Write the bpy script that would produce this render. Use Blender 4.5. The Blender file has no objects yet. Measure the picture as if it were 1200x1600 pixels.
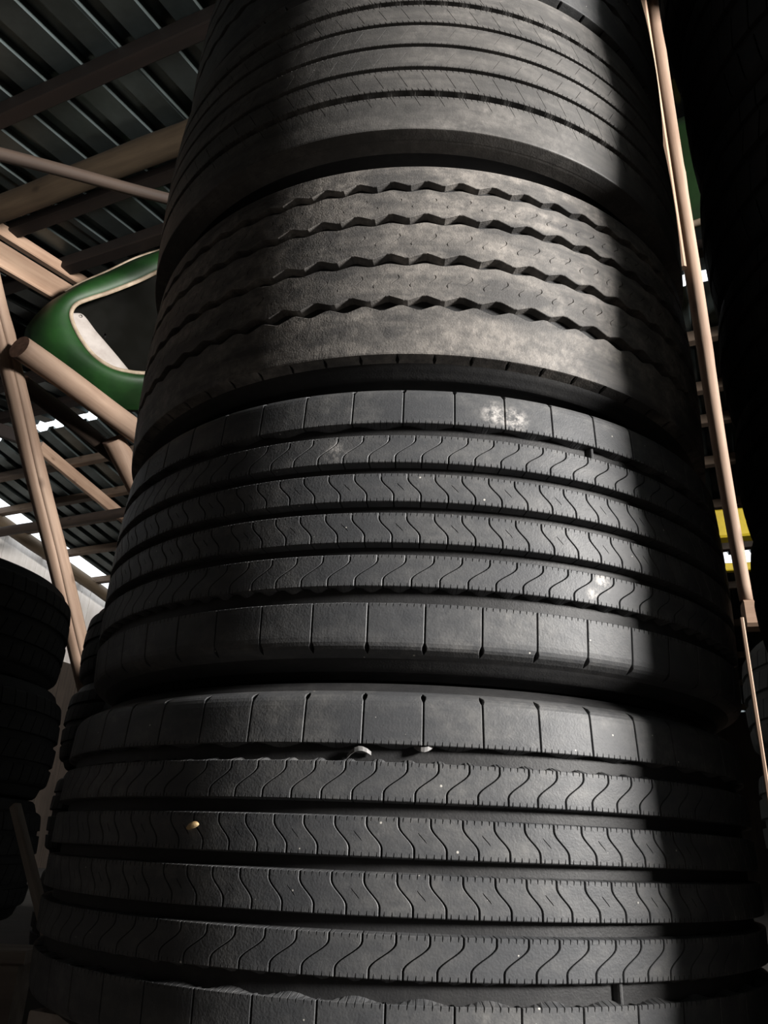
import bpy, math, random
import numpy as np
from mathutils import Vector, Matrix

# ------------------------------------------------------------------ camera, light, exposure
S = bpy.context.scene
C = S.collection
ZC = 0.359                                   # height of the lens above the dirt floor
PITCH, ROLL = math.radians(23.503), math.radians(2.380)
cam_d = bpy.data.cameras.new('camera')
cam_d.sensor_fit = 'VERTICAL'; cam_d.sensor_height = 36.0
cam_d.lens = 36.0 * 1202.0 / 1600.0
cam_d.clip_start = 0.02; cam_d.clip_end = 200
cam = bpy.data.objects.new('camera', cam_d); C.objects.link(cam)
_u0 = Vector((0, -math.sin(PITCH), math.cos(PITCH)))
_rt = math.cos(ROLL) * Vector((1, 0, 0)) + math.sin(ROLL) * _u0
_up = -math.sin(ROLL) * Vector((1, 0, 0)) + math.cos(ROLL) * _u0
_fw = Vector((0, math.cos(PITCH), math.sin(PITCH)))
M = Matrix.Identity(4)
for i in range(3):
    M[i][0], M[i][1], M[i][2] = _rt[i], _up[i], -_fw[i]
M[2][3] = ZC
cam.matrix_world = M
S.camera = cam

world = bpy.data.worlds.new('overcast_sky'); S.world = world
world.use_nodes = True
bg = world.node_tree.nodes['Background']
bg.inputs[0].default_value = (0.90, 0.95, 1.0, 1); bg.inputs[1].default_value = 2.0

S.view_settings.view_transform = 'Standard'
S.view_settings.look = 'None'
S.view_settings.gamma = 1.0
S.view_settings.use_curve_mapping = False
S.view_settings.exposure = 0.0

# barn axes: purlins run along BU, the roof slope runs along BW
AZ = math.radians(24.66)
BW = Vector((math.sin(AZ), math.cos(AZ), 0)); BU = Vector((-math.cos(AZ), math.sin(AZ), 0))
def B(u, w, z):
    v = BU * u + BW * w
    return Vector((v.x, v.y, z + ZC))         # z counted from eye level
SLOPE, ROOF0, W_RIDGE = 0.183, 2.65, 4.38
Z_RIDGE = ROOF0 + SLOPE * W_RIDGE
W_NEAR, W_FAR, U_RIGHT, U_LEFT = -3.7, 12.46, -6.2, 7.42
def roof_z(w):
    return ROOF0 + SLOPE * w if w < W_RIDGE else Z_RIDGE - SLOPE * (w - W_RIDGE)

# daylight coming in by the hatch high in the right gable
HATCH = dict(w0=.15, w1=1.30, z0=1.25, z1=2.55)
ld = bpy.data.lights.new('hatch_daylight', 'AREA'); ld.shape = 'RECTANGLE'
ld.size = HATCH['w1'] - HATCH['w0']; ld.size_y = HATCH['z1'] - HATCH['z0']
ld.energy = 730; ld.spread = math.radians(100); ld.color = (1.0, 0.965, 0.925)
lo = bpy.data.objects.new('hatch_daylight', ld); C.objects.link(lo)
lo.location = B(U_RIGHT - 0.02, (HATCH['w0'] + HATCH['w1']) / 2, (HATCH['z0'] + HATCH['z1']) / 2)
lo.rotation_euler = (BU).to_track_quat('-Z', 'Z').to_euler()

# ------------------------------------------------------------------ materials
def new_mat(name):
    m = bpy.data.materials.new(name); m.use_nodes = True
    nt = m.node_tree; b = nt.nodes['Principled BSDF']
    return m, nt, b
def N(nt, t, **kw):
    n = nt.nodes.new(t)
    for k, v in kw.items():
        if k.startswith('i_'):
            key = k[2:]
            n.inputs[int(key) if key.isdigit() else key.replace('_', ' ')].default_value = v
        else: setattr(n, k, v)
    return n
def L(nt, a, b): nt.links.new(a, b)
def ramp(nt, fac, stops):
    r = nt.nodes.new('ShaderNodeValToRGB'); e = r.color_ramp.elements
    while len(e) < len(stops): e.new(0.5)
    for x, (p, c) in zip(e, stops):
        x.position = p; x.color = (c[0], c[1], c[2], 1) if not isinstance(c, (int, float)) else (c, c, c, 1)
    L(nt, fac, r.inputs[0]); return r.outputs[0]
def mixc(nt, f, a, b):
    m = nt.nodes.new('ShaderNodeMix'); m.data_type = 'RGBA'
    for s, v in ((m.inputs[0], f), (m.inputs[6], a), (m.inputs[7], b)):
        if hasattr(v, 'is_output'): L(nt, v, s)
        elif isinstance(v, (int, float)): s.default_value = v
        else: s.default_value = (v[0], v[1], v[2], 1)
    return m.outputs[2]
def math_(nt, op, a, b=None, c=None, clamp=False):
    m = nt.nodes.new('ShaderNodeMath'); m.operation = op; m.use_clamp = clamp
    for s, v in zip(m.inputs, (a, b, c)):
        if v is None: continue
        if hasattr(v, 'is_output'): L(nt, v, s)
        else: s.default_value = v
    return m.outputs[0]

def rubber(name, base, dust, dust_amt, rough, fleck=0.0, sharp=(0.40, 0.68), streak=0.0, smudges=(), bump=0.25):
    m, nt, b = new_mat(name)
    tc = N(nt, 'ShaderNodeTexCoord').outputs['Object']
    mp = N(nt, 'ShaderNodeMapping'); mp.inputs['Scale'].default_value = (1, 1, 2.4); L(nt, tc, mp.inputs[0])
    n1 = N(nt, 'ShaderNodeTexNoise', i_Scale=9.0, i_Detail=7.0, i_Roughness=0.62); L(nt, mp.outputs[0], n1.inputs['Vector'])
    d = ramp(nt, n1.outputs['Fac'], [(sharp[0], 0.0), (sharp[1], 1.0)])
    n2 = N(nt, 'ShaderNodeTexNoise', i_Scale=55.0, i_Detail=5.0, i_Roughness=0.7); L(nt, tc, n2.inputs['Vector'])
    d2 = ramp(nt, n2.outputs['Fac'], [(0.42, 0.25), (0.66, 1.0)])
    f = math_(nt, 'MULTIPLY', math_(nt, 'MULTIPLY', d, d2), dust_amt, clamp=True)
    col = mixc(nt, f, base, dust)
    if streak:
        mp2 = N(nt, 'ShaderNodeMapping'); mp2.inputs['Scale'].default_value = (2, 2, 26); L(nt, tc, mp2.inputs[0])
        n3 = N(nt, 'ShaderNodeTexNoise', i_Scale=2.2, i_Detail=5.0, i_Roughness=0.6); L(nt, mp2.outputs[0], n3.inputs['Vector'])
        col = mixc(nt, math_(nt, 'MULTIPLY', ramp(nt, n3.outputs['Fac'], [(0.45, 0.0), (0.7, 1.0)]), streak), col, dust)
    if fleck:
        v = N(nt, 'ShaderNodeTexVoronoi', i_Scale=55.0); L(nt, tc, v.inputs['Vector'])
        sep = N(nt, 'ShaderNodeSeparateColor'); L(nt, v.outputs['Color'], sep.inputs[0])
        near = math_(nt, 'LESS_THAN', v.outputs['Distance'], math_(nt, 'MULTIPLY_ADD', sep.outputs[1], 0.06, 0.012))
        some = math_(nt, 'LESS_THAN', sep.outputs[0], fleck)
        col = mixc(nt, math_(nt, 'MULTIPLY', near, some), col, (0.50, 0.48, 0.44))
    for (px, py, pz, rad, amt) in smudges:
        vm = N(nt, 'ShaderNodeVectorMath', operation='DISTANCE'); L(nt, tc, vm.inputs[0]); vm.inputs[1].default_value = (px, py, pz)
        k = math_(nt, 'SUBTRACT', 1.0, math_(nt, 'DIVIDE', vm.outputs['Value'], rad), clamp=True)
        n4 = N(nt, 'ShaderNodeTexNoise', i_Scale=90.0, i_Detail=6.0, i_Roughness=0.75); L(nt, tc, n4.inputs['Vector'])
        k = math_(nt, 'MULTIPLY', math_(nt, 'MULTIPLY', k, ramp(nt, n4.outputs['Fac'], [(0.44, 0.0), (0.6, 1.0)])), amt, clamp=True)
        col = mixc(nt, k, col, (0.42, 0.40, 0.38))
    L(nt, col, b.inputs['Base Color'])
    b.inputs['Roughness'].default_value = rough
    b.inputs['Specular IOR Level'].default_value = 0.28
    n5 = N(nt, 'ShaderNodeTexNoise', i_Scale=420.0, i_Detail=3.0); L(nt, tc, n5.inputs['Vector'])
    n6 = N(nt, 'ShaderNodeTexNoise', i_Scale=45.0, i_Detail=4.0); L(nt, tc, n6.inputs['Vector'])
    h = math_(nt, 'ADD', n5.outputs['Fac'], math_(nt, 'MULTIPLY', n6.outputs['Fac'], 2.0))
    bp = N(nt, 'ShaderNodeBump', i_Strength=bump, i_Distance=0.0012); L(nt, h, bp.inputs['Height'])
    L(nt, bp.outputs[0], b.inputs['Normal'])
    return m

def wood(name, light, dark, axis=2, scale=1.0, rough=0.75, knots=True):
    m, nt, b = new_mat(name)
    tc = N(nt, 'ShaderNodeTexCoord').outputs['Object']
    mp = N(nt, 'ShaderNodeMapping'); s = [14 * scale] * 3; s[axis] = 1.0 * scale
    mp.inputs['Scale'].default_value = s; L(nt, tc, mp.inputs[0])
    n1 = N(nt, 'ShaderNodeTexNoise', i_Scale=2.0, i_Detail=6.0, i_Roughness=0.6); L(nt, mp.outputs[0], n1.inputs['Vector'])
    n2 = N(nt, 'ShaderNodeTexNoise', i_Scale=3.0, i_Detail=3.0); L(nt, tc, n2.inputs['Vector'])
    f = ramp(nt, math_(nt, 'ADD', math_(nt, 'MULTIPLY', n1.outputs['Fac'], 0.6), math_(nt, 'MULTIPLY', n2.outputs['Fac'], 0.4)), [(0.36, 0.0), (0.62, 1.0)])
    col = mixc(nt, f, dark, light)
    if knots:
        mp3 = N(nt, 'ShaderNodeMapping'); s3 = [5.0] * 3; s3[axis] = 2.6
        mp3.inputs['Scale'].default_value = s3; L(nt, tc, mp3.inputs[0])
        v = N(nt, 'ShaderNodeTexVoronoi', i_Scale=1.4); L(nt, mp3.outputs[0], v.inputs['Vector'])
        k = ramp(nt, v.outputs['Distance'], [(0.05, 1.0), (0.13, 0.0)])
        col = mixc(nt, math_(nt, 'MULTIPLY', k, 0.7), col, (dark[0] * .35, dark[1] * .3, dark[2] * .25))
    L(nt, col, b.inputs['Base Color']); b.inputs['Roughness'].default_value = rough
    bp = N(nt, 'ShaderNodeBump', i_Strength=0.35, i_Distance=0.004); L(nt, n1.outputs['Fac'], bp.inputs['Height'])
    L(nt, bp.outputs[0], b.inputs['Normal'])
    return m

def plain(name, col, col2=None, rough=0.6, metal=0.0, scale=6.0, bump=0.1):
    m, nt, b = new_mat(name)
    tc = N(nt, 'ShaderNodeTexCoord').outputs['Object']
    n1 = N(nt, 'ShaderNodeTexNoise', i_Scale=scale, i_Detail=6.0, i_Roughness=0.62); L(nt, tc, n1.inputs['Vector'])
    c2 = col2 or tuple(x * 0.7 for x in col)
    L(nt, mixc(nt, ramp(nt, n1.outputs['Fac'], [(0.38, 0.0), (0.64, 1.0)]), c2, col), b.inputs['Base Color'])
    b.inputs['Roughness'].default_value = rough; b.inputs['Metallic'].default_value = metal
    bp = N(nt, 'ShaderNodeBump', i_Strength=bump, i_Distance=0.01); L(nt, n1.outputs['Fac'], bp.inputs['Height'])
    L(nt, bp.outputs[0], b.inputs['Normal'])
    return m

def polar(th, r, z): return (r * math.sin(math.radians(th)), -r * math.cos(math.radians(th)), z)

MAT = {}
MAT['rub_a'] = rubber('rubber_grey_black', (0.062, 0.064, 0.068), (0.185, 0.180, 0.172), 0.7, 0.52, fleck=0.75, streak=0.10)
MAT['rub_dusty'] = rubber('rubber_dusty_worn', (0.075, 0.072, 0.070), (0.265, 0.243, 0.220), 0.95, 0.62, fleck=0.05, streak=0.30, bump=0.4, sharp=(0.40, 0.57))
MAT['rub_c'] = rubber('rubber_ribbed', (0.068, 0.066, 0.064), (0.23, 0.215, 0.20), 0.65, 0.56, streak=0.2)
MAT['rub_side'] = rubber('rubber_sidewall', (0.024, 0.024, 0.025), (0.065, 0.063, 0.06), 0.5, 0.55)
MAT['rub_black'] = rubber('rubber_black', (0.016, 0.016, 0.017), (0.04, 0.04, 0.04), 0.4, 0.65)
MAT['rub_old'] = rubber('rubber_old_grey', (0.028, 0.030, 0.031), (0.06, 0.06, 0.058), 0.6, 0.7)
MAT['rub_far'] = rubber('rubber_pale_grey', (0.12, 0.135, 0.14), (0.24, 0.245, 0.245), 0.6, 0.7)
MAT['log'] = wood('peeled_log', (0.33, 0.232, 0.168), (0.20, 0.128, 0.088))
MAT['log_old'] = wood('weathered_log', (0.115, 0.083, 0.050), (0.060, 0.041, 0.024))
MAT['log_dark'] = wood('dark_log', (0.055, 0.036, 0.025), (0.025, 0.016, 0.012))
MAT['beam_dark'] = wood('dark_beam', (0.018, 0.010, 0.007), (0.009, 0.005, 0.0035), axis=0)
MAT['log_dark_b'] = wood('brown_purlin', (0.16, 0.115, 0.08), (0.08, 0.055, 0.04), axis=0)
MAT['plank'] = wood('pale_plank', (0.44, 0.30, 0.21), (0.29, 0.18, 0.12), axis=0)
MAT['plank_v'] = wood('whitewashed_board', (0.84, 0.80, 0.76), (0.68, 0.63, 0.58), axis=2, knots=False)
MAT['plank_wall'] = wood('brown_wall_board', (0.055, 0.040, 0.030), (0.025, 0.018, 0.013), axis=2)
MAT['pallet'] = wood('pallet_wood', (0.42, 0.36, 0.31), (0.24, 0.20, 0.17), axis=0)
MAT['sawn'] = plain('sawn_log_end', (0.16, 0.085, 0.055), (0.09, 0.045, 0.028), 0.85, scale=40)
MAT['steel'] = plain('galvanised_roof_sheet', (0.12, 0.148, 0.15), (0.075, 0.092, 0.09), 0.42, 0.75, scale=3.0)
MAT['dirt'] = plain('packed_dirt', (0.034, 0.027, 0.021), (0.02, 0.016, 0.012), 0.95, scale=4, bump=0.6)
MAT['green'] = plain('green_cab_paint', (0.010, 0.054, 0.008), (0.005, 0.028, 0.005), 0.55, scale=5)
MAT['cab_dark'] = plain('cab_window_darkness', (0.008, 0.008, 0.007), (0.005, 0.005, 0.004), 0.9)  # near-black: the shade inside the cab window, put into colour
MAT['trim'] = plain('beige_rubber_trim', (0.42, 0.34, 0.25), (0.25, 0.19, 0.13), 0.7, scale=14)
MAT['liner'] = plain('white_liner', (0.46, 0.42, 0.39), (0.33, 0.29, 0.265), 0.6, scale=8)
MAT['yellow'] = plain('yellow_paint', (0.62, 0.47, 0.02), (0.45, 0.33, 0.02), 0.5)
MAT['seed'] = plain('dry_seed', (0.62, 0.47, 0.26), (0.45, 0.30, 0.14), 0.6, scale=60)
MAT['metal_disc'] = plain('bright_metal', (0.8, 0.8, 0.78), (0.6, 0.6, 0.6), 0.25, 1.0)
MAT['scrap'] = plain('torn_pale_rubber', (0.24, 0.23, 0.225), (0.08, 0.08, 0.08), 0.6, scale=90)

# ------------------------------------------------------------------ mesh helpers
def mesh_obj(name, verts, faces, mat, parent=None, smooth=False):
    me = bpy.data.meshes.new(name)
    me.from_pydata([tuple(v) for v in verts], [], [tuple(f) for f in faces]); me.update()
    if mat is not None: me.materials.append(MAT[mat] if isinstance(mat, str) else mat)
    if smooth: me.shade_smooth()
    o = bpy.data.objects.new(name, me); C.objects.link(o)
    if parent is not None: o.parent = parent
    return o
def np_mesh(name, V, F, mat, smooth=False):
    me = bpy.data.meshes.new(name)
    me.vertices.add(len(V)); me.vertices.foreach_set('co', np.ascontiguousarray(V, np.float32).ravel())
    me.loops.add(F.size); me.loops.foreach_set('vertex_index', np.ascontiguousarray(F, np.int32).ravel())
    me.polygons.add(len(F)); me.polygons.foreach_set('loop_start', np.arange(0, F.size, 4, dtype=np.int32))
    me.update(calc_edges=True); me.validate()
    me.materials.append(MAT[mat])
    if smooth: me.shade_smooth()
    else: me.shade_flat()
    return me
def link(name, me, parent):
    o = bpy.data.objects.new(name, me); C.objects.link(o); o.parent = parent; return o
def empty(name, loc=(0, 0, 0)):
    o = bpy.data.objects.new(name, None); C.objects.link(o); o.location = loc; o.empty_display_size = 0.1; return o
def tag(o, label, cat, group=None):
    o['label'] = label; o['category'] = cat
    if group: o['group'] = group
    return o
def struct(o): o['kind'] = 'structure'; return o
def copy_tree(o, parent=None):
    c = o.copy(); C.objects.link(c); c.parent = parent
    for ch in list(o.children): copy_tree(ch, c)
    return c

def box_vf(sx, sy, sz, bev=0.0):
    """box centred at the origin; chamfered long edges if bev"""
    x, y, z = sx / 2, sy / 2, sz / 2
    if not bev:
        v = [(-x, -y, -z), (x, -y, -z), (x, y, -z), (-x, y, -z), (-x, -y, z), (x, -y, z), (x, y, z), (-x, y, z)]
        f = [(0, 3, 2, 1), (4, 5, 6, 7), (0, 1, 5, 4), (1, 2, 6, 5), (2, 3, 7, 6), (3, 0, 4, 7)]
        return v, f
    prof = [(-y + bev, -z), (y - bev, -z), (y, -z + bev), (y, z - bev), (y - bev, z), (-y + bev, z), (-y, z - bev), (-y, -z + bev)]
    v = [(-x, a, b) for a, b in prof] + [(x, a, b) for a, b in prof]
    f = [tuple(range(7, -1, -1)), tuple(range(8, 16))] + [(i, (i + 1) % 8, (i + 1) % 8 + 8, i + 8) for i in range(8)]
    return v, f
def frame_from(xdir, zhint):
    x = Vector(xdir).normalized(); z = Vector(zhint); z = (z - x * z.dot(x)).normalized(); y = z.cross(x)
    return Matrix((x, y, z)).transposed().to_4x4()
def beam(name, p0, p1, wdt, hgt, mat, parent=None, zhint=(0, 0, 1), bev=0.006):
    p0, p1 = Vector(p0), Vector(p1)
    v, f = box_vf((p1 - p0).length, wdt, hgt, bev)
    o = mesh_obj(name, v, f, mat, parent)
    m = frame_from(p1 - p0, zhint); m.translation = (p0 + p1) / 2
    o.matrix_world = m; o.matrix_local = m if parent is None else o.matrix_local
    if parent is not None: o.matrix_basis = m
    return o
def log(name, p0, p1, r0, r1, mat='log', seed=0, bend=0.012, parent=None, end='sawn', sides=18, segs=26, crack=None):
    p0, p1 = Vector(p0), Vector(p1); rnd = random.Random(seed); ln = (p1 - p0).length
    ph = [rnd.uniform(0, 6.28) for _ in range(8)]
    knots = [(rnd.uniform(.08, .92), rnd.uniform(0, 6.28), rnd.uniform(.10, .22)) for _ in range(max(2, int(ln * 2.2)))]
    v, f = [], []
    z = (p1 - p0).normalized(); x = Vector((0, 0, 1)).cross(z)
    x = x.normalized() if x.length > 1e-4 else Vector((1, 0, 0))
    y = z.cross(x)
    angs = [2 * math.pi * k / sides for k in range(sides)]; dents = [0.0] * sides
    if crack is not None:                    # a drying crack running down the side that faces the given point
        cv = Vector(crack) - (p0 + p1) / 2; a0 = math.atan2(cv.dot(y), cv.dot(x)) % (2 * math.pi)
        extra = [(a0 - .022, 0.0), (a0, 1.0), (a0 + .022, 0.0)]
        pairs = sorted([(a, 0.0) for a in angs if abs(a - a0) > .09] + extra)
        angs = [a for a, _ in pairs]; dents = [d for _, d in pairs]; sides = len(angs)
    for i in range(segs + 1):
        t = i / segs; r = r0 + (r1 - r0) * t
        ox = bend * math.sin(3.1 * t + ph[0]) + bend * .4 * math.sin(9 * t + ph[1]); oy = bend * math.sin(2.6 * t + ph[2])
        for k in range(sides):
            a = angs[k]
            rr = r * (1 + .035 * math.sin(2 * a + ph[3] + 2 * t) + .025 * math.sin(7 * t * ln + a + ph[4]))
            for kt, ka, kh in knots:
                d = ((t - kt) * ln / (r * 1.3)) ** 2 + (math.atan2(math.sin(a - ka), math.cos(a - ka)) / .5) ** 2
                rr += r * kh * .5 * math.exp(-d)
            if dents[k] and .08 < t < .93: rr -= .018
            if crack is not None: a += .10 * math.sin(11 * t) + .05 * math.sin(29 * t)
            v.append((rr * math.cos(a) + ox, rr * math.sin(a) + oy, (t - .5) * ln))
    for i in range(segs):
        for k in range(sides):
            k2 = (k + 1) % sides
            f.append((i * sides + k, i * sides + k2, (i + 1) * sides + k2, (i + 1) * sides + k))
    nf = len(f)
    f.append(tuple(range(sides - 1, -1, -1))); f.append(tuple(segs * sides + k for k in range(sides)))
    o = mesh_obj(name, v, f, mat, parent, smooth=True)
    o.data.materials.append(MAT[end])
    for p in o.data.polygons[nf:]: p.material_index = 1; p.use_smooth = False
    m = Matrix((x, y, z)).transposed().to_4x4(); m.translation = (p0 + p1) / 2
    o.matrix_basis = m
    return o

# ------------------------------------------------------------------ tyre builder
def smooth01(x):
    x = min(1, max(0, x)); return x * x * (3 - 2 * x)
def rib_mesh(name, mat, n, R, half, rows, period=1, phase=0.0, shift=None, gap=None, ticks=0, notches=(), wave=0.0, zig=None, extra_c=(), flip=False, base_cols=6, crown=0.006):
    """rows: (z, drop, tick weight, zigzag weight, skirt?) from low z to high z.  One block is built, then turned round the tyre."""
    zlo = min(r[0] for r in rows); zhi = max(r[0] for r in rows)
    dth = 2 * math.pi / n; La = dth * R
    V, F = [], []; off = 0
    for blk in range(period):
        cols = {0.0: (0, None), 1.0: (0, None)}
        for i in range(1, base_cols): cols[i / base_cols] = (0, None)
        for c in extra_c: cols[c] = (0, None)
        for i in range(ticks):
            c = (i + .5) / ticks; d = .0007 / La
            for q in (c - d, c + d): cols[q] = (0, None)
            cols[c] = (1, None)
        for nt_ in notches:
            if nt_.get('blk', blk) != blk: continue
            d = nt_['hw'] / La; c = nt_['c']
            for q in [q for q in cols if 0 < q < 1 and abs(q - c) < d * 1.6]: del cols[q]
            cols[c - d] = (0, None); cols[c + d] = (0, None); cols[c] = (0, nt_)
        if gap: cols[.0008 / La] = (0, None); cols[1 - .0008 / La] = (0, None)
        cl = sorted((c, t, nn, 0) for c, (t, nn) in cols.items())
        if gap:
            cl = [(0.0, 0, None, 1)] + [(c, t, nn, 2 if c in (0.0, 1.0) else 0) for c, t, nn, _ in cl] + [(1.0, 0, None, 1)]
        nr = len(rows); nc = len(cl)
        for (c, tk, nn, side) in cl:
            for (z, drop, tw, zw, sk) in rows:
                tau = (z - zlo) / (zhi - zlo)
                sh = math.radians(shift(tau)) if shift else 0.0
                g = gap(z) / R if gap else 0.0
                th = blk * dth + sh + g + c * (dth - 2 * g)
                dr = drop + tw * tk * .003
                if nn is not None and nn['t0'] <= tau <= nn['t1']: dr += nn['d']
                if side == 1 and g > 1e-5: dr = max(dr, .015)
                elif side == 1: dr = dr
                elif side == 2: dr += .0006 if g > 1e-5 else 0
                zz = z
                if zig is not None and zw: zz += zw * zig(c)
                if sk and wave: zz += sk * wave * math.sin(2 * math.pi * (c + .2))
                r = R - crown * (z / half) ** 2 - dr
                V.append((th, r, zz))
        for j in range(nc - 1):
            for i in range(nr - 1):
                a = off + j * nr + i; F.append((a, a + nr, a + nr + 1, a + 1))
        off += nc * nr
    V = np.array(V); F = np.array(F, np.int64)
    k = n // period; A = []; G = []
    for i in range(k):
        W = V.copy(); W[:, 0] += i * period * dth; A.append(W); G.append(F + i * len(V))
    A = np.concatenate(A); G = np.concatenate(G)
    th = A[:, 0] + math.radians(phase); z = A[:, 2]
    if flip: z = -z; G = G[:, ::-1]
    P = np.stack([A[:, 1] * np.sin(th), -A[:, 1] * np.cos(th), z], 1)
    return np_mesh(name, P, G, mat)

def lathe_mesh(name, mat, prof, seg=240, closed=True, smooth=True):
    P = np.array(prof); m = len(P)
    th = np.arange(seg) * 2 * math.pi / seg
    V = np.stack([np.outer(np.sin(th), P[:, 0]), np.outer(-np.cos(th), P[:, 0]), np.tile(P[:, 1], (seg, 1))], 2).reshape(-1, 3)
    F = []
    mm = m if closed else m - 1
    for s in range(seg):
        s2 = (s + 1) % seg
        for i in range(mm):
            i2 = (i + 1) % m
            F.append((s * m + i, s2 * m + i, s2 * m + i2, s * m + i2))
    return np_mesh(name, V, np.array(F), mat, smooth)

def carcass_profile(R, tread_half, sec_half, bead, groove=.0145, wall=.006):
    """closed cross-section (r, z), outside going from lower bead round to upper bead and back inside"""
    H = R - bead
    def side(s):
        pts = [(bead, .74), (bead + .012, .80), (bead + .030, .84), (bead + .034, .86), (bead + .040, .87),
               (bead + .30 * H, .965), (bead + .45 * H, 1.0), (bead + .58 * H, 1.0), (bead + .68 * H, .985),
               (bead + .70 * H, .998), (bead + .715 * H, .998), (bead + .735 * H, .975),
               (bead + .80 * H, .965), (bead + .815 * H, .975), (bead + .83 * H, .975), (bead + .845 * H, .955), (R - .030, .935)]
        q = [(r, s * f * sec_half) for r, f in pts]
        q.append((R - .022, s * (tread_half + .004))); q.append((R - groove - .004, s * tread_half * .96))
        return q
    lo = side(-1); up = side(1)[::-1]
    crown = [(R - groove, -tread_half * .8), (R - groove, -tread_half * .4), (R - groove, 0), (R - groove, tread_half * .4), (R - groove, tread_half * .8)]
    inner = [(bead + .004, sec_half * .66), (bead + .03, sec_half * .74), (bead + .4 * H, sec_half * .9), (R - .05, sec_half * .82), (R - .034, tread_half * .7), (R - .034, 0),
             (R - .034, -tread_half * .7), (R - .05, -sec_half * .82), (bead + .4 * H, -sec_half * .9), (bead + .03, -sec_half * .74), (bead + .004, -sec_half * .66)]
    return lo + crown + up + inner

def inner_rows(z0, z1, mids, sk0=1, sk1=1, tick=1, zw=0.0, depth=.0155, draft=.0015):
    d = z1 - z0
    rows = [(z0 - draft, depth, 0, zw, sk0), (z0, .0007, tick, zw, 0), (z0 + .0008, 0, tick, zw, 0), (z0 + .0045, 0, 0, zw * .8, 0)]
    rows += [(z0 + d * m, 0, 0, zw * .5, 0) for m in mids]
    rows += [(z1 - .0045, 0, 0, zw * .8, 0), (z1 - .0008, 0, tick, zw, 0), (z1, .0007, tick, zw, 0), (z1 + draft, depth, 0, zw, sk1)]
    return rows
def shoulder_rows(z0, half, mids, tick=1, zw=0.0, sharp=False, depth=.0155):
    rows = [(z0 - .0015, depth, 0, zw, 1), (z0, .0007, tick, zw, 0), (z0 + .0008, 0, tick, zw, 0), (z0 + .0045, 0, 0, zw * .7, 0)]
    rows += [(z0 + (half - .008 - z0) * m, 0, 0, 0, 0) for m in mids]
    if sharp: rows += [(half - .003, .0002, 0, 0, 0), (half - .0006, .0008, 0, 0, 0), (half, .002, 0, 0, 0), (half + .002, .009, 0, 0, 0), (half + .005, .020, 0, 0, 0), (half + .008, .036, 0, 0, 0)]
    else: rows += [(half - .006, .0006, 0, 0, 0), (half - .002, .0022, 0, 0, 0), (half + .001, .0050, 0, 0, 0), (half + .005, .012, 0, 0, 0), (half + .009, .022, 0, 0, 0), (half + .012, .036, 0, 0, 0)]
    return rows

# --- type A: wide tyre with six ribs and S-shaped sipes
RA, HA = 0.530, 0.168
MID = [.14, .2, .26, .32, .38, .45, .52, .58, .64, .7, .76, .82, .88]
gapA = lambda z: .0008
def sA(total, a=.22, b=.80):
    return lambda t: total * smooth01((t - a) / (b - a)) ** 1.0
def gap_sh(z):
    if z > .1725: return 0.0
    if z > .1655: return .0026
    return .0008
meshA = {
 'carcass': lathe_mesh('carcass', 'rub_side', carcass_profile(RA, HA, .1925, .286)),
 'shoulder_rib': rib_mesh('shoulder_rib', 'rub_a', 51, RA, HA, shoulder_rows(.1165, HA, [.15, .35, .55, .75, .92]), phase=.8, gap=gap_sh, ticks=8, wave=.0036, base_cols=10),
 'lower_shoulder_rib': rib_mesh('shoulder_rib', 'rub_a', 51, RA, HA, shoulder_rows(.1175, HA, [.15, .35, .55, .75, .92]), phase=-2.6, gap=gap_sh, ticks=8, wave=.0036, base_cols=10, flip=True),
 'rib1': rib_mesh('tread_rib', 'rub_a', 102, RA, HA, inner_rows(.0600, .0985, MID, 0, 1), phase=0, shift=sA(2.6), gap=gapA, ticks=4, wave=.0036),
 'rib2': rib_mesh('tread_rib', 'rub_a', 102, RA, HA, inner_rows(.0074, .0447, MID, 0, 0), period=2, phase=0, shift=sA(-1.75), gap=gapA, ticks=4, notches=[dict(c=.5, t0=.40, t1=.58, hw=.0007, d=.0035, blk=0)]),
 'rib3': rib_mesh('tread_rib', 'rub_a', 102, RA, HA, inner_rows(-.0452, -.0074, MID, 0, 0), period=2, phase=0, shift=sA(-1.75), gap=gapA, ticks=4, notches=[dict(c=.5, t0=.40, t1=.58, hw=.0007, d=.0035, blk=0)]),
 'rib4': rib_mesh('tread_rib', 'rub_a', 102, RA, HA, inner_rows(-.0980, -.0602, MID, 1, 0), phase=-.9, shift=sA(2.75), gap=gapA, ticks=4, wave=.0036),
}
def tyre_parts(root, meshes, over=None):
    for k, me in meshes.items():
        nm = 'carcass' if k == 'carcass' else ('shoulder_rib' if 'shoulder' in k else 'tread_rib')
        o = link(nm, me, root)
        if over:
            mt = over.get(k, over.get('*'))
            if mt:
                o.material_slots[0].link = 'OBJECT'; o.material_slots[0].material = mt if not isinstance(mt, str) else MAT[mt]
def pose(root, cx, cy, h, tx, ty, spin):
    n = Vector((tx, ty, 1)).normalized()
    q = Vector((0, 0, 1)).rotation_difference(n)
    m = q.to_matrix().to_4x4() @ Matrix.Rotation(math.radians(spin), 4, 'Z')
    m.translation = Vector((cx, cy, 0)) + n * h + Vector((0, 0, ZC))
    root.matrix_basis = m

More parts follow.
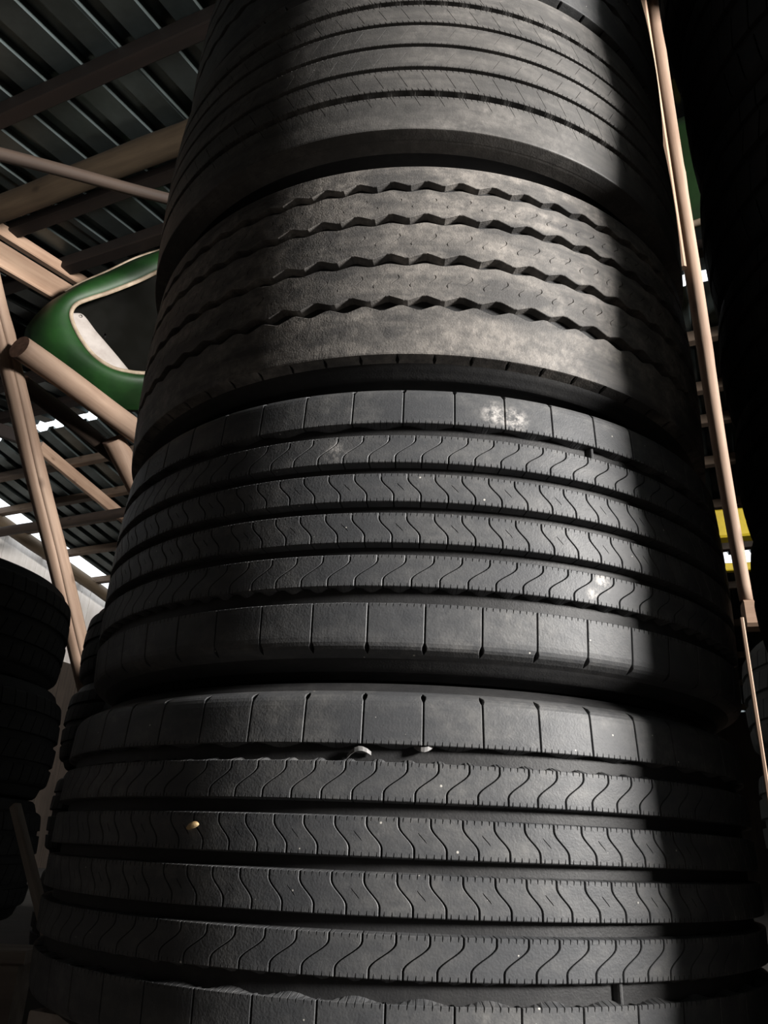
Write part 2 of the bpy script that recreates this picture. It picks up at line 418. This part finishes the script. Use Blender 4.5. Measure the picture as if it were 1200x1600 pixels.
# --- type B: worn tyre with four zigzag grooves
RB, HB = 0.530, 0.1665
def zz(c):                                   # trapezoid zigzag, one wave per block
    A = .0038
    if c < .12: return A
    if c < .50: return A - 2 * A * (c - .12) / .38
    if c < .62: return -A
    return -A + 2 * A * (c - .62) / .38
ZC_ = (.12, .31, .50, .62, .81)
def rows_zig(z0, z1, mids):
    rows = inner_rows(z0, z1, mids, 0, 0, 0, 1.0, .0150, .0004); m = len(rows) // 2
    return rows[:m] + [(z, d, t, zw * .55, k) for z, d, t, zw, k in rows[m:]]
def sqB(t): return .55 * math.sin((t - .5) * 14) if .28 < t < .72 else (.55 * math.sin(-.22 * 14) if t <= .28 else .55 * math.sin(.22 * 14))
MB_ = [.15, .22, .28, .32, .36, .4, .44, .48, .52, .56, .6, .64, .68, .72, .78, .86]
nB = [dict(c=.26, t0=.42, t1=.66, hw=.0008, d=.0035), dict(c=.76, t0=.34, t1=.54, hw=.0008, d=.0035)]
gB = [(.1150, .1300), (.0505, .0655), (-.0230, -.0080), (-.0945, -.0795)]
rB_up = shoulder_rows(gB[0][1], HB, [.15, .35, .55, .75, .92], 0, 1.0, True, .0150)
def gapB(z): return .0028 if .1663 < z < .1700 else 0.0
meshB = {
 'carcass': lathe_mesh('carcass', 'rub_side', carcass_profile(RB, HB, .1885, .286, groove=.0142)),
 'shoulder_rib': rib_mesh('shoulder_rib', 'rub_dusty', 66, RB, HB, rB_up, zig=zz, extra_c=ZC_, base_cols=4),
 'rib1': rib_mesh('tread_rib', 'rub_dusty', 66, RB, HB, rows_zig(gB[1][1], gB[0][0], MB_), zig=zz, extra_c=ZC_, base_cols=4, shift=sqB, notches=nB),
 'rib2': rib_mesh('tread_rib', 'rub_dusty', 66, RB, HB, rows_zig(gB[2][1], gB[1][0], MB_), zig=zz, extra_c=ZC_, base_cols=4, shift=sqB, notches=nB),
 'rib3': rib_mesh('tread_rib', 'rub_dusty', 66, RB, HB, rows_zig(gB[3][1], gB[2][0], MB_), zig=zz, extra_c=ZC_, base_cols=4, shift=sqB, notches=nB),
 'lower_shoulder_rib': rib_mesh('shoulder_rib', 'rub_dusty', 66, RB, HB,
    [(z, d, t, zw, s) for z, d, t, zw, s in shoulder_rows(-gB[3][0], HB, [.15, .35, .55, .75, .92], 0, -1.0, True, .0150)], zig=zz, extra_c=ZC_, base_cols=4, flip=True, gap=gapB, phase=2.0),
}

# --- type C: many-ribbed tyre with straight grooves and short slanted sipes
RC, HC = 0.530, 0.172
def slant(deg): return lambda t: deg * (t - .5)
MC = [.12, .2, .28, .36, .44, .5, .56, .64, .72, .8, .88]
def nC(t0, t1, d=.003): return [dict(c=.5, t0=t0, t1=t1, hw=.0005, d=d)]
gC = [(.097, .109), (.0465, .0545), (-.004, .004), (-.0545, -.0465), (-.109, -.097)]
meshC = {
 'carcass': lathe_mesh('carcass', 'rub_side', carcass_profile(RC, HC, .1825, .286)),
 'shoulder_rib': rib_mesh('shoulder_rib', 'rub_c', 92, RC, HC, shoulder_rows(gC[0][1], HC, MC, 1, 0, True), shift=slant(-4.2), ticks=4, notches=nC(.03, .28), wave=.003, base_cols=4),
 'rib1': rib_mesh('tread_rib', 'rub_c', 92, RC, HC, inner_rows(gC[1][1], gC[0][0], MC, 0, 1), shift=slant(-2.6), ticks=4, notches=nC(.2, .75), wave=.003, base_cols=4),
 'rib2': rib_mesh('tread_rib', 'rub_c', 92, RC, HC, inner_rows(gC[2][1], gC[1][0], MC, 0, 0), shift=slant(2.6), ticks=4, notches=nC(.3, .85, .0016), base_cols=4),
 'rib3': rib_mesh('tread_rib', 'rub_c', 92, RC, HC, inner_rows(gC[3][1], gC[2][0], MC, 0, 0), shift=slant(2.6), ticks=4, notches=nC(.15, .7, .0016), base_cols=4),
 'rib4': rib_mesh('tread_rib', 'rub_c', 92, RC, HC, inner_rows(gC[4][1], gC[3][0], MC, 1, 0), shift=slant(-2.6), ticks=4, notches=nC(.2, .8), wave=.003, base_cols=4),
 'lower_shoulder_rib': rib_mesh('shoulder_rib', 'rub_c', 92, RC, HC, shoulder_rows(-gC[4][0], HC, MC, 1, 0, True), shift=slant(4.2), ticks=4, notches=nC(.03, .28), wave=.003, base_cols=4, flip=True),
}

# ------------------------------------------------------------------ the setting
ceiling = struct(empty('ceiling', B(0, W_RIDGE, Z_RIDGE)))
ceiling_inv = Matrix.Translation(-ceiling.location)
def under(o, parent):                        # parent keeping the world placement
    m = o.matrix_basis.copy(); o.parent = parent
    o.matrix_basis = Matrix.Translation(-parent.location) @ m
    return o
def sheet_mesh(w0, w1, ribs=5, pitch=.2):
    prof = []
    for k in range(ribs):
        u = k * pitch
        prof += [(u, 0), (u + .106, 0), (u + .122, .034), (u + .178, .034), (u + .190, 0)]
    prof.append((ribs * pitch + .03, 0))
    V, F = [], []; n = len(prof); t = .0012
    for w in (w0, w1):
        for s in (0, 1):
            for u, h in prof:
                p = BU * u + BW * w; V.append((p.x, p.y, roof_z(w) + h + s * t))
    for i in range(n - 1):
        F += [(i, i + 1, 2 * n + i + 1, 2 * n + i), (n + i + 1, n + i, 3 * n + i, 3 * n + i + 1), (i + 1, i, n + i, n + i + 1), (2 * n + i, 2 * n + i + 1, 3 * n + i + 1, 3 * n + i)]
    F += [(0, 2 * n, 3 * n, n), (n - 1, 2 * n - 1, 4 * n - 1, 3 * n - 1)]
    me = bpy.data.meshes.new('roof_sheet'); me.from_pydata(V, [], F); me.update(); me.materials.append(MAT['steel'])
    return me
base_u = U_RIGHT - .03
spans = [(W_NEAR - .25, .42), (.36, W_RIDGE - .055)], [(W_RIDGE + .055, 8.55), (8.50, W_FAR + .25)]
for side in spans:
    for (w0, w1) in side:
        me = sheet_mesh(w0, w1)
        nsh = 13
        for k in range(nsh):
            if k == 5 and w0 == W_RIDGE + .055: continue
            o = bpy.data.objects.new('roof_sheet', me); C.objects.link(o); o.parent = ceiling
            p = BU * (base_u + .17 + k) + Vector((0, 0, ZC + (.003 if k % 2 else 0) + (.005 if w0 in (.36, 8.5) else 0)))
            o.location = p - ceiling.location
for (w0, w1) in ((W_RIDGE + .055, 7.30), (7.55, 7.95), (8.20, 8.56)):
    o = bpy.data.objects.new('roof_sheet', sheet_mesh(w0, w1)); C.objects.link(o); o.parent = ceiling
    o.location = BU * (base_u + .17 + 5) + Vector((0, 0, ZC + .003)) - ceiling.location
def purlin(w, wd, hg, mat='beam_dark', drop=0.0, u0=U_RIGHT + .05, u1=U_LEFT - .05):
    z = roof_z(w) - hg / 2 - .004 - drop
    return under(beam('purlin', B(u0, w, z), B(u1, w, z), wd, hg, mat), ceiling)
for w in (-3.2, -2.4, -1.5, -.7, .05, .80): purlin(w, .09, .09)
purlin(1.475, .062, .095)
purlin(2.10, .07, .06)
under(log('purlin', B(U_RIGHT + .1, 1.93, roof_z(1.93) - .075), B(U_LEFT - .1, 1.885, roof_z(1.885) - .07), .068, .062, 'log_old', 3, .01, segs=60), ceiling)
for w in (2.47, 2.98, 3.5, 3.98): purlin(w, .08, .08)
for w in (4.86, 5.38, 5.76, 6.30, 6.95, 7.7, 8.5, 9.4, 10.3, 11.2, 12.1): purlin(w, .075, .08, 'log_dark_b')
# gable rafter beside the daylight gap and the rafters of the truss in view
under(log('rafter', B(7.20, 4.45, roof_z(4.45) - .12), B(7.18, 9.2, roof_z(9.2) - .12), .078, .074, 'log_old', 9, .015, segs=40), ceiling)
under(beam('rafter', B(3.27, .4, roof_z(.4) - .07), B(3.27, 2.70, roof_z(2.70) - .07), .045, .075, 'plank'), ceiling)
under(beam('rafter', B(3.12, .4, roof_z(.4) - .33), B(3.12, 2.55, roof_z(2.55) - .33), .04, .14, 'plank'), ceiling)
for u in (-.6, -3.4, 5.6):
    under(beam('rafter', B(u, -3.6, roof_z(-3.6) - .15), B(u, 4.3, roof_z(4.3) - .15), .05, .12, 'beam_dark'), ceiling)
    under(beam('rafter', B(u, 4.45, roof_z(4.45) - .15), B(u, 12.3, roof_z(12.3) - .15), .05, .12, 'plank'), ceiling)

# small bright metal discs under the roof along the log purlin
nv, nf = [], []
for k in range(8):
    a = 2 * math.pi * k / 8; nv.append((.009 * math.cos(a), .009 * math.sin(a), -.001))
for k in range(8):
    a = 2 * math.pi * k / 8; nv.append((.006 * math.cos(a), .006 * math.sin(a), -.004))
nf = [tuple(range(15, 7, -1))] + [(k, 8 + k, 8 + (k + 1) % 8, (k + 1) % 8) for k in range(8)] + [tuple(range(8))]
for (u, w) in ((2.02, 2.025), (2.30, 2.03), (2.93, 2.05), (3.15, 2.05), (3.28, 2.06)):
    o = mesh_obj('roof_disc', nv, nf, 'metal_disc'); o.matrix_basis = Matrix.Translation(B(u, w, roof_z(w) - .004)); under(o, ceiling)

# floor of packed earth, gently uneven
g, V, F = 40, [], []
rnd = random.Random(5)
for i in range(g + 1):
    for j in range(g + 1):
        p = B(U_RIGHT - .3 + (U_LEFT - U_RIGHT + .6) * i / g, W_NEAR - .3 + (W_FAR - W_NEAR + .6) * j / g, -ZC)
        V.append((p.x, p.y, -.012 * rnd.random()))
for i in range(g):
    for j in range(g):
        a = i * (g + 1) + j; F.append((a, a + 1, a + g + 2, a + g + 1))
struct(mesh_obj('floor', V, F, 'dirt', smooth=True))

def board_wall(name, mat, along0, along1, fixed, axis, step, holes=(), gapw=.004, thick=.024, top=None, seed=1, over=0.0):
    """wall of upright boards; axis 'w' = runs along BW at u=fixed, 'u' = runs along BU at w=fixed"""
    P = lambda a, z: B(fixed, a, z) if axis == 'w' else B(a, fixed, z)
    root = struct(empty(name, P((along0 + along1) / 2, -ZC)))
    r = random.Random(seed); a = along0
    while a < along1 - .01:
        b = min(a + step * r.uniform(.9, 1.1), along1); mid = (a + b) / 2
        tz = (roof_z(mid) - .03) if axis == 'w' else roof_z(fixed) - .03
        tz += over
        if top is not None: tz = min(tz, top + r.uniform(-.05, .05))
        segs = [(-ZC - .02, tz)]
        for (h0, h1, z0, z1) in holes:
            if h0 < mid < h1:
                segs = [s for q in segs for s in ((q[0], min(q[1], z0)), (max(q[0], z1), q[1])) if s[1] - s[0] > .02]
        for z0, z1 in segs:
            c = P(mid, (z0 + z1) / 2)
            v, f = box_vf(b - a - gapw, thick, z1 - z0)
            o = mesh_obj('board', v, f, mat)
            d = BW if axis == 'w' else BU
            m = frame_from(d, (0, 0, 1)); m.translation = c + (d.cross(Vector((0, 0, 1)))) * r.uniform(-.003, .003)
            o.matrix_basis = m; under(o, root)
        a = b
    return root
board_wall('wall_left', 'plank_v', 4.6, 8.2, U_LEFT, 'w', .16, holes=[(4.5, 8.3, -2.0, 1.9)], gapw=.003, seed=2)
board_wall('wall_left_lower', 'plank_wall', 4.6, 8.2, U_LEFT, 'w', .3, top=1.88, seed=12)
board_wall('wall_left_near', 'plank_wall', W_NEAR, 4.6, U_LEFT, 'w', .3, seed=3)
board_wall('wall_left_far', 'plank_wall', 8.2, W_FAR, U_LEFT, 'w', .3, seed=13)
board_wall('wall_right', 'plank_wall', W_NEAR, W_FAR, U_RIGHT, 'w', .36, holes=[(HATCH['w0'], HATCH['w1'], HATCH['z0'], HATCH['z1'])], seed=4)
board_wall('wall_front', 'plank_wall', U_RIGHT, U_LEFT, W_NEAR, 'u', .36, seed=5)
board_wall('wall_back', 'plank_wall', U_RIGHT, U_LEFT, W_FAR, 'u', .30, gapw=-.004, seed=6, over=.04)

# ------------------------------------------------------------------ the column of tyres
POSE = {1: (.0510, 1.3279, 1.1328, -.0015, -.0007), 2: (.0590, 1.3610, .7576, -.0032, .0005),
        3: (.0607, 1.3646, .3722, .0053, -.0030), 4: (.0485, 1.3686, -.0188, -.0006, .0033), 0: (.056, 1.335, 1.508, 0, 0)}
GRP = 'tall column of truck tyres'
def make_tyre(name, meshes, key, spin, label, over=None):
    t = empty(name); tyre_parts(t, meshes, over); pose(t, *POSE[key], spin); tag(t, label, 'tyre', GRP); return t
def cyl(th, z, R=.53): return polar(th, R, z)
m3 = rubber('rubber_chalk_smudged', (0.064, 0.066, 0.070), (0.185, 0.181, 0.175), 0.7, 0.52, fleck=0.45, streak=0.10,
            smudges=[(*cyl(6.4, .138), .022, 1.6), (*cyl(9.3, .133), .022, 1.5), (*cyl(21.2, -.070), .015, 1.6), (*cyl(19.6, -.086), .011, 1.3), (*cyl(-15.2, .078), .020, .7)])
t4 = make_tyre('truck_tyre', meshA, 4, -.5, 'bottom tyre of the tall column, S-shaped sipes and torn rubber in its top groove')
t3 = make_tyre('truck_tyre', meshA, 3, 1.4, 'second tyre from the bottom of the tall column, S-shaped sipes and a white chalky smudge', {k: m3 for k in meshA if k != 'carcass'})
t2 = make_tyre('truck_tyre', meshB, 2, -1.9, 'dusty worn tyre with four zigzag grooves, third from the bottom of the column')
t1 = make_tyre('truck_tyre', meshC, 1, .6, 'tyre with straight narrow grooves and slanted sipes, highest tread in view')
t0 = make_tyre('truck_tyre', meshB, 0, 11, 'uppermost dark tyre of the column, only its underside in view at the top edge', {'*': 'rub_a', 'carcass': 'rub_side'})

# torn rubber tags bridging grooves
def tag_mesh(name, parent, th, z, r, w, h, bend, mat='scrap', rot=0):
    V, F = [], []; n = 6
    for i in range(n + 1):
        s = i / n - .5
        for k, (dz, dr) in enumerate(((-h / 2, 0), (h / 2, 0), (h / 2, -.003), (-h / 2, -.003))):
            sc = 1 - .5 * abs(s)
            a = th + math.degrees((s * w) / r); zz_ = z + dz * sc + bend * s * s * 4 + rot * s
            V.append(polar(a, r + dr - .006 * (2 * s) ** 2, zz_))
    for i in range(n):
        for k in range(4):
            F.append((i * 4 + k, i * 4 + (k + 1) % 4, i * 4 + 4 + (k + 1) % 4, i * 4 + 4 + k))
    F += [(0, 1, 2, 3), (n * 4 + 3, n * 4 + 2, n * 4 + 1, n * 4)]
    o = mesh_obj(name, V, F, mat, parent); return o
for (th, z, w, h, bnd, rot) in ((-6.6, .1115, .026, .005, -.006, .004), (1.0, .1125, .022, .005, .005, .002)):
    o = tag_mesh('rubber_scrap', t4, th, z, .5265, w, h, bnd, rot=rot); o['label'] = 'pale torn rubber tag'
tag_mesh('rubber_tab', t3, 21.6, .107, .523, .010, .022, 0, 'rub_a', rot=-.004)
tag_mesh('rubber_tab', t4, 23.9, -.108, .523, .010, .022, 0, 'rub_a')

# dry seed husk lying on the bottom tyre
V, F = [], []
for i in range(9):
    s = i / 8 * math.pi
    for k in range(5):
        q = (k - 2) / 2
        V.append((-.0085 * math.cos(s), .003 * (1 - q * q) * math.sin(s) + .0005, .0036 * q * math.sin(s) + .0015 * math.sin(s)))
for i in range(8):
    for k in range(4): F.append((i * 5 + k, i * 5 + k + 1, i * 5 + k + 6, i * 5 + k + 5))
seed = mesh_obj('seed_husk', V, F, 'seed', smooth=True)
th = -26.6
px, py, pz = polar(th, .533, .012)
seed.matrix_basis = Matrix.Translation((px + .0485, py + 1.3686, pz + ZC)) @ Matrix.Rotation(math.radians(th + 180), 4, 'Z') @ Matrix.Rotation(.3, 4, 'Y')
tag(seed, 'small tan seed husk stuck on the left of the bottom tyre', 'seed')

# ------------------------------------------------------------------ pallets
def pallet(label, cx, cy, rz, size=1.2):
    p = empty('pallet', (cx, cy, 0)); p.rotation_euler.z = rz
    def bd(nm, x, y, z, sx, sy, sz):
        v, f = box_vf(sx, sy, sz, .002); o = mesh_obj(nm, v, f, 'pallet', p); o.location = (x, y, z); return o
    n = 7
    for i in range(n): bd('deck_board', 0, (i - 3) * (size - .1) / 6, .133, size, .1, .022)
    for i in (-1, 0, 1):
        v, f = box_vf(size, .1, .022, .002); o = mesh_obj('stringer', v, f, 'pallet', p); o.location = (i * (size - .1) / 2, 0, .111); o.rotation_euler.z = math.pi / 2
        for j in (-1, 0, 1): bd('block', i * (size - .1) / 2, j * (size - .1) / 2, .061, .1, .1, .078)
        bd('bottom_board', 0, i * (size - .1) / 2, .011, size, .1, .022)
    tag(p, label, 'pallet'); return p
pallet('pale wooden pallet under the tall column of tyres', .055, 1.37, math.radians(64), .74)
pallet('weathered wooden pallet under the dark tyre stack at the lower left', -1.40, 2.20, math.radians(28), .74)
pallet('wooden pallet under the black tyre stack at the right edge', .955, .93, math.radians(64), 0.62)

# ------------------------------------------------------------------ smaller tyres: right stack, left stack, far stack
def small_tyre(R, half, sec, bead, mat, nblk=60, rows3=True):
    e = half * .62; i0 = half * .10; i1 = half * .50
    return {'carcass': lathe_mesh('carcass', mat, carcass_profile(R, half, sec, bead, groove=.0095), seg=120),
            'shoulder_rib': rib_mesh('shoulder_rib', mat, nblk, R, half, shoulder_rows(e, half, [.3, .7], 0, 0, False, .011), gap=lambda z: .0015 if z < half else 0, base_cols=3, crown=.008),
            'lower_shoulder_rib': rib_mesh('shoulder_rib', mat, nblk, R, half, shoulder_rows(e, half, [.3, .7], 0, 0, False, .011), gap=lambda z: .0015 if z < half else 0, base_cols=3, crown=.008, flip=True),
            'rib1': rib_mesh('tread_rib', mat, nblk, R, half, inner_rows(i0, i1, [.3, .7], 0, 0, 0, 0, .011), gap=lambda z: .0012, shift=slant(2), base_cols=3, crown=.008),
            'rib2': rib_mesh('tread_rib', mat, nblk, R, half, inner_rows(-i1, -i0, [.3, .7], 0, 0, 0, 0, .011), gap=lambda z: .0012, shift=slant(2), base_cols=3, crown=.008)}
meshR = small_tyre(.36, .100, .112, .20, 'rub_black')
bounds = [-.214]
for t in (.04, .218, .361, .519, .692, .920, 1.204, 1.50): bounds.append(1.285 * t)
ords = ['lowest', 'second', 'third', 'fourth', 'fifth', 'sixth', 'seventh', 'eighth']
azs = [26.9, 26.9, 26.9, 27.1, 27.15, 27.3, 27.55, 26.9]
for i in range(len(bounds) - 1):
    z0, z1 = bounds[i], bounds[i + 1]
    t = empty('light_truck_tyre'); tyre_parts(t, meshR)
    d = math.hypot(1.285, .36); a = math.radians(azs[i]) + math.asin(.36 / d)
    t.location = (d * math.sin(a), d * math.cos(a), (z0 + z1) / 2 + ZC)
    t.rotation_euler.z = i * 1.3; t.scale = (1, 1, (z1 - z0) / .2245)
    tag(t, 'black tyre in the dark stack at the right edge, %s from the ground' % ords[i], 'tyre', 'dark tyre stack at the right')

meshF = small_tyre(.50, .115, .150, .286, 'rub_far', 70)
meshL = small_tyre(.50, .115, .152, .286, 'rub_old', 70)
for i, nm in enumerate(('lowest', 'middle', 'topmost')):
    t = empty('truck_tyre'); tyre_parts(t, meshL)
    t.location = (-1.408 + (.010, .004, -.020)[i], 2.19 + (0, .01, -.01)[i], ZC - .214 + .148 + .296 * i); t.scale = (1, 1, .973); t.rotation_euler.z = i * .7
    tag(t, 'dull dark tyre in the stack at the left edge, %s of three' % nm, 'tyre', 'tyre stack at the left edge')

# ------------------------------------------------------------------ timber posts, braces and logs
def W(p): return Vector((p[0], p[1], p[2] + ZC))
tag(log('leaning_post', B(2.75, 3.377, -ZC), B(2.75, 1.417, 2.75), .052, .047, 'log', 21, .015, segs=90, crack=(0, 0, 1.2)), 'peeled log post leaning left, cracked along its length, beside the tyre column', 'post')
tag(log('tie_log', B(2.63, 1.865, 1.93), B(2.63, 3.45, 1.885), .055, .060, 'log', 33, .012, segs=40), 'peeled log brace running right from the leaning post in front of the green cab', 'brace')
tag(log('brace_log', B(2.74, 2.60, 1.87), B(2.74, 3.30, 1.28), .060, .058, 'log', 41, .008, segs=30), 'short thick log strut below the log brace, left of the tyre column', 'brace')
tag(log('back_brace_log', B(2.86, 2.10, 1.935), B(2.86, 3.4, 1.815), .042, .042, 'log_dark', 47, .008, segs=30), 'log behind the log brace at left, its shade put into a dark colour', 'brace')  # dark wood colour stands in for the shadow on this log
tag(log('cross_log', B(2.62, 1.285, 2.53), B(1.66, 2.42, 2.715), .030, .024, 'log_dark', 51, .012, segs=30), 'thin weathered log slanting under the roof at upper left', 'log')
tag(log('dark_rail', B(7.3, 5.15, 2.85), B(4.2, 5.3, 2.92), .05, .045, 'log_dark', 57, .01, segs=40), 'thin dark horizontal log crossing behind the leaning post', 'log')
def dirp(az, r, z): a = math.radians(az); return Vector((r * math.sin(a), r * math.cos(a), z + ZC))
def post_at(az, r, z0, z1, r0, r1, label, seed, mat='log', name='round_post'):
    a = math.radians(az); x, y = r * math.sin(a), r * math.cos(a)
    return tag(log(name, (x, y, z0 + ZC), (x, y, z1 + ZC), r0, r1, mat, seed, .008, segs=60), label, 'post')
post_at(26.38, 2.12, .615, 3.02, .016, .034, 'pale peeled round post standing on timber, glimpsed right of the tyre column', 61)
tag(beam('hanger_board', dirp(25.3, 2.05, 1.66), dirp(25.3, 2.05, 2.96), .040, .022, 'plank', zhint=(-.4, -.9, 0)), 'pale board hanging from the roof, just left of the round post', 'board')
tag(beam('thin_slat', dirp(26.0, 1.92, -ZC), dirp(26.0, 1.92, .52), .009, .009, 'plank', zhint=(-.4, -.9, 0), bev=.002), 'thin pale upright slat beside the grey far tyres at lower right', 'slat')

# ------------------------------------------------------------------ green cab shell at left
CAB_D = 3.60
nAz = math.radians(-25); n_ = Vector((math.sin(nAz), math.cos(nAz), 0)); s_ = Vector((math.cos(nAz), -math.sin(nAz), 0))
K = CAB_D / 3.62
OUT = [(.31, 3.148), (.243, 3.088), (.123, 2.976), (-.004, 2.828), (-.113, 2.709), (-.176, 2.621), (-.249, 2.518), (-.308, 2.367), (-.306, 2.283), (-.275, 2.205), (-.189, 2.141), (-.056, 2.072), (.075, 2.02), (.229, 2.03), (.351, 2.067)]
INN = [(.34, 2.92), (.271, 2.854), (.163, 2.731), (.035, 2.604), (-.049, 2.53), (-.102, 2.477), (-.121, 2.429), (-.115, 2.38), (-.078, 2.314), (-.021, 2.244), (.044, 2.192), (.127, 2.162), (.206, 2.165), (.275, 2.179), (.361, 2.215)]
def spline(P, m=5):
    out = []
    for i in range(len(P) - 1):
        p0, p1, p2, p3 = P[max(i - 1, 0)], P[i], P[i + 1], P[min(i + 2, len(P) - 1)]
        for k in range(m):
            t = k / m
            out.append(tuple(.5 * (2 * b + (c - a) * t + (2 * a - 5 * b + 4 * c - d) * t * t + (3 * b - a - 3 * c + d) * t ** 3) for a, b, c, d in zip(p0, p1, p2, p3)))
    out.append(P[-1]); return out
OUTS = spline([(a * K, b * K) for a, b in OUT]); INNS = spline([(a * K, b * K) for a, b in INN])
cab_root = empty('cab_shell', n_ * CAB_D + Vector((0, 0, ZC + 1.86)))
def cab(s, z, d): return n_ * (CAB_D + d) + s_ * s + Vector((0, 0, z + ZC)) - cab_root.location
def loft(rings, mat, name, parent, close=False, smooth=True):
    V = [p for r in rings for p in r]; m = len(rings[0]); F = []
    for i in range(len(rings) - 1 + (1 if close else 0)):
        i2 = (i + 1) % len(rings)
        for k in range(m - 1): F.append((i * m + k, i * m + k + 1, i2 * m + k + 1, i2 * m + k))
    return mesh_obj(name, V, F, mat, parent, smooth)
def lerp2(a, b, t): return (a[0] + (b[0] - a[0]) * t, a[1] + (b[1] - a[1]) * t)
front = []
for j in range(9):
    t = j / 8; bul = -.085 * math.sin(math.pi * (.12 + .88 * t) / 1.0) * (1 if t < 1 else 1)
    front.append([cab(*lerp2(o, i, t), .10 * (1 - t) ** 2 - .07 * math.sin(math.pi * t * .8)) for o, i in zip(OUTS, INNS)])
back = []
for j in range(8, -1, -1):
    t = j / 8
    back.append([cab(*lerp2(o, i, t), .03 + .10 * (1 - t) ** 2 - .07 * math.sin(math.pi * t * .8)) for o, i in zip(OUTS, INNS)])
loft(front + back, 'green', 'cab_panel', cab_root, close=True)
def tube(path, r, mat, name, parent, sides=8):
    rings = [[] for _ in range(sides + 1)]
    for i, p in enumerate(path):
        a = path[max(i - 1, 0)]; b = path[min(i + 1, len(path) - 1)]; d = (b - a).normalized()
        x = d.cross(n_).normalized(); y = x.cross(d)
        for k in range(sides + 1):
            q = 2 * math.pi * k / sides; rings[k].append(p + x * (r * math.cos(q)) + y * (r * math.sin(q)))
    return loft(rings, mat, name, parent)
tube([cab(a, b, -.045) for a, b in INNS], .011, 'trim', 'window_trim', cab_root)
tube([cab(a, b, .10) for a, b in OUTS[:26]], .010, 'trim', 'roof_trim', cab_root)
# white inner lining seen through the window corner
LIN = spline([(-.112 * K, 2.45 * K), (-.067 * K, 2.458 * K), (.009 * K, 2.385 * K), (.06 * K, 2.34 * K), (.122 * K, 2.285 * K), (.217 * K, 2.199 * K), (.27 * K, 2.165 * K)], 6)
INL = spline([(-.121 * K, 2.44 * K), (-.121 * K, 2.40 * K), (-.085 * K, 2.315 * K), (-.021 * K, 2.235 * K), (.044 * K, 2.182 * K), (.127 * K, 2.152 * K), (.25 * K, 2.155 * K)], 6)
loft([[cab(*lerp2(a, b, t), -.01 + .02 * t) for a, b in zip(INL, LIN)] for t in (0, .25, .5, .53, .75, 1)] +
     [[cab(*lerp2(a, b, t), .01 + .02 * t) for a, b in zip(INL, LIN)] for t in (1, .5, 0)], 'liner', 'inner_lining', cab_root, close=True)
for q in ((.055, 2.37), (-.075, 2.44)):
    o = tube([cab(q[0] * K, q[1] * K, .0), cab(q[0] * K, q[1] * K, .02)], .008, 'rub_black', 'screw', cab_root)
rin = [[cab(a, b, .125) for a, b in OUTS]]  # added backing shell, coloured near-black to paint the dark inside the window
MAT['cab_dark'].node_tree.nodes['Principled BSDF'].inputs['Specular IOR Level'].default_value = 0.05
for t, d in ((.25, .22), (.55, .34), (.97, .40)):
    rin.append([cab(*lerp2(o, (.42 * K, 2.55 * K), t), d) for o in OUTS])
loft(rin, 'cab_dark', 'cab_shade_backing', cab_root)
tag(cab_root, 'curved green metal vehicle cab shell with rounded window corner, left of the tyre column', 'cab shell')

# green panel glimpsed at the right, high behind the round post
gp = empty('green_panel', dirp(26.5, 2.32, 2.10)); gp.rotation_euler.z = math.radians(-28)
rings = []
for j in range(9):
    q = j / 8
    rings.append([Vector((.62 * i / 10, -.05 * math.sin(math.pi * q) - .03 * i / 10 + .03, -.02 + .53 * q)) for i in range(11)])
rings += [[p + Vector((0, .02, 0)) for p in r] for r in rings[::-1]]
loft(rings, 'green', 'sheet', gp, close=True)
tube([p + Vector((0, -.004, 0)) for p in rings[0]], .012, 'trim', 'edge_trim', gp)
tag(gp, 'green painted metal panel high up behind the round post at right', 'panel')

# yellow rail and stacked sawn blocks far behind, tyre stack beyond the right gap

tag(beam('yellow_boom', dirp(22, 4.9, 1.93), dirp(33, 5.2, 1.99), .12, .19, 'yellow', bev=.012), 'yellow painted metal beam glimpsed far behind the round post at right', 'beam')
tag(beam('yellow_rail', dirp(22, 4.9, 1.66), dirp(33, 5.2, 1.69), .05, .05, 'yellow', bev=.006), 'thin yellow rail just below the yellow beam far at right', 'rail')
tag(beam('timber_block', dirp(26.15, 2.12, .578), dirp(35, 2.20, .578), .07, .07, 'plank', bev=.008), 'pale sawn timber lying on the grey tyres beyond the right gap', 'timber')
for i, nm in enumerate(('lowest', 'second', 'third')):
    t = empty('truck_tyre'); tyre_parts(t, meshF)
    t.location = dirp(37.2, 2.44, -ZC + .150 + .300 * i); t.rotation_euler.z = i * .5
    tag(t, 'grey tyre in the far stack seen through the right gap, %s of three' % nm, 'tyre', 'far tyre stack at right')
for i, nm in enumerate(('lowest', 'second', 'third', 'topmost')):
    t = empty('truck_tyre'); tyre_parts(t, meshF, {'*': 'rub_old'})
    t.location = (-.62 + (.01, 0, -.01, .005)[i], 2.98, .140 + .280 * i); t.scale = (1, 1, .933); t.rotation_euler.z = i * .9
    tag(t, 'shaded tyre in the stack hidden behind the tall column, %s of four' % nm, 'tyre', 'tyre stack behind the column')
# pale pallet end and a leaning stick at the lower left
pe = empty('pallet_end', (-.945, 1.76, 0)); pe.rotation_euler.z = math.radians(4)
for nm, x, y, z, sx, sy, sz in (('deck_board', 0, 0, .134, .56, .10, .024), ('block', .225, 0, .061, .09, .09, .122), ('block', -.2, 0, .061, .09, .09, .122)):
    v, f = box_vf(sx, sy, sz, .003); o = mesh_obj(nm, v, f, 'pallet', pe); o.location = (x, y, z)
tag(pe, 'pale end of a broken pallet on the floor at the lower left corner', 'pallet')
tag(beam('leaning_stick', W((-.510, 1.652, -.352)), W((-.775, 1.803, .051)), .020, .020, 'pallet', bev=.003), 'thin wooden stick leaning against the dark tyres at the lower left', 'stick')
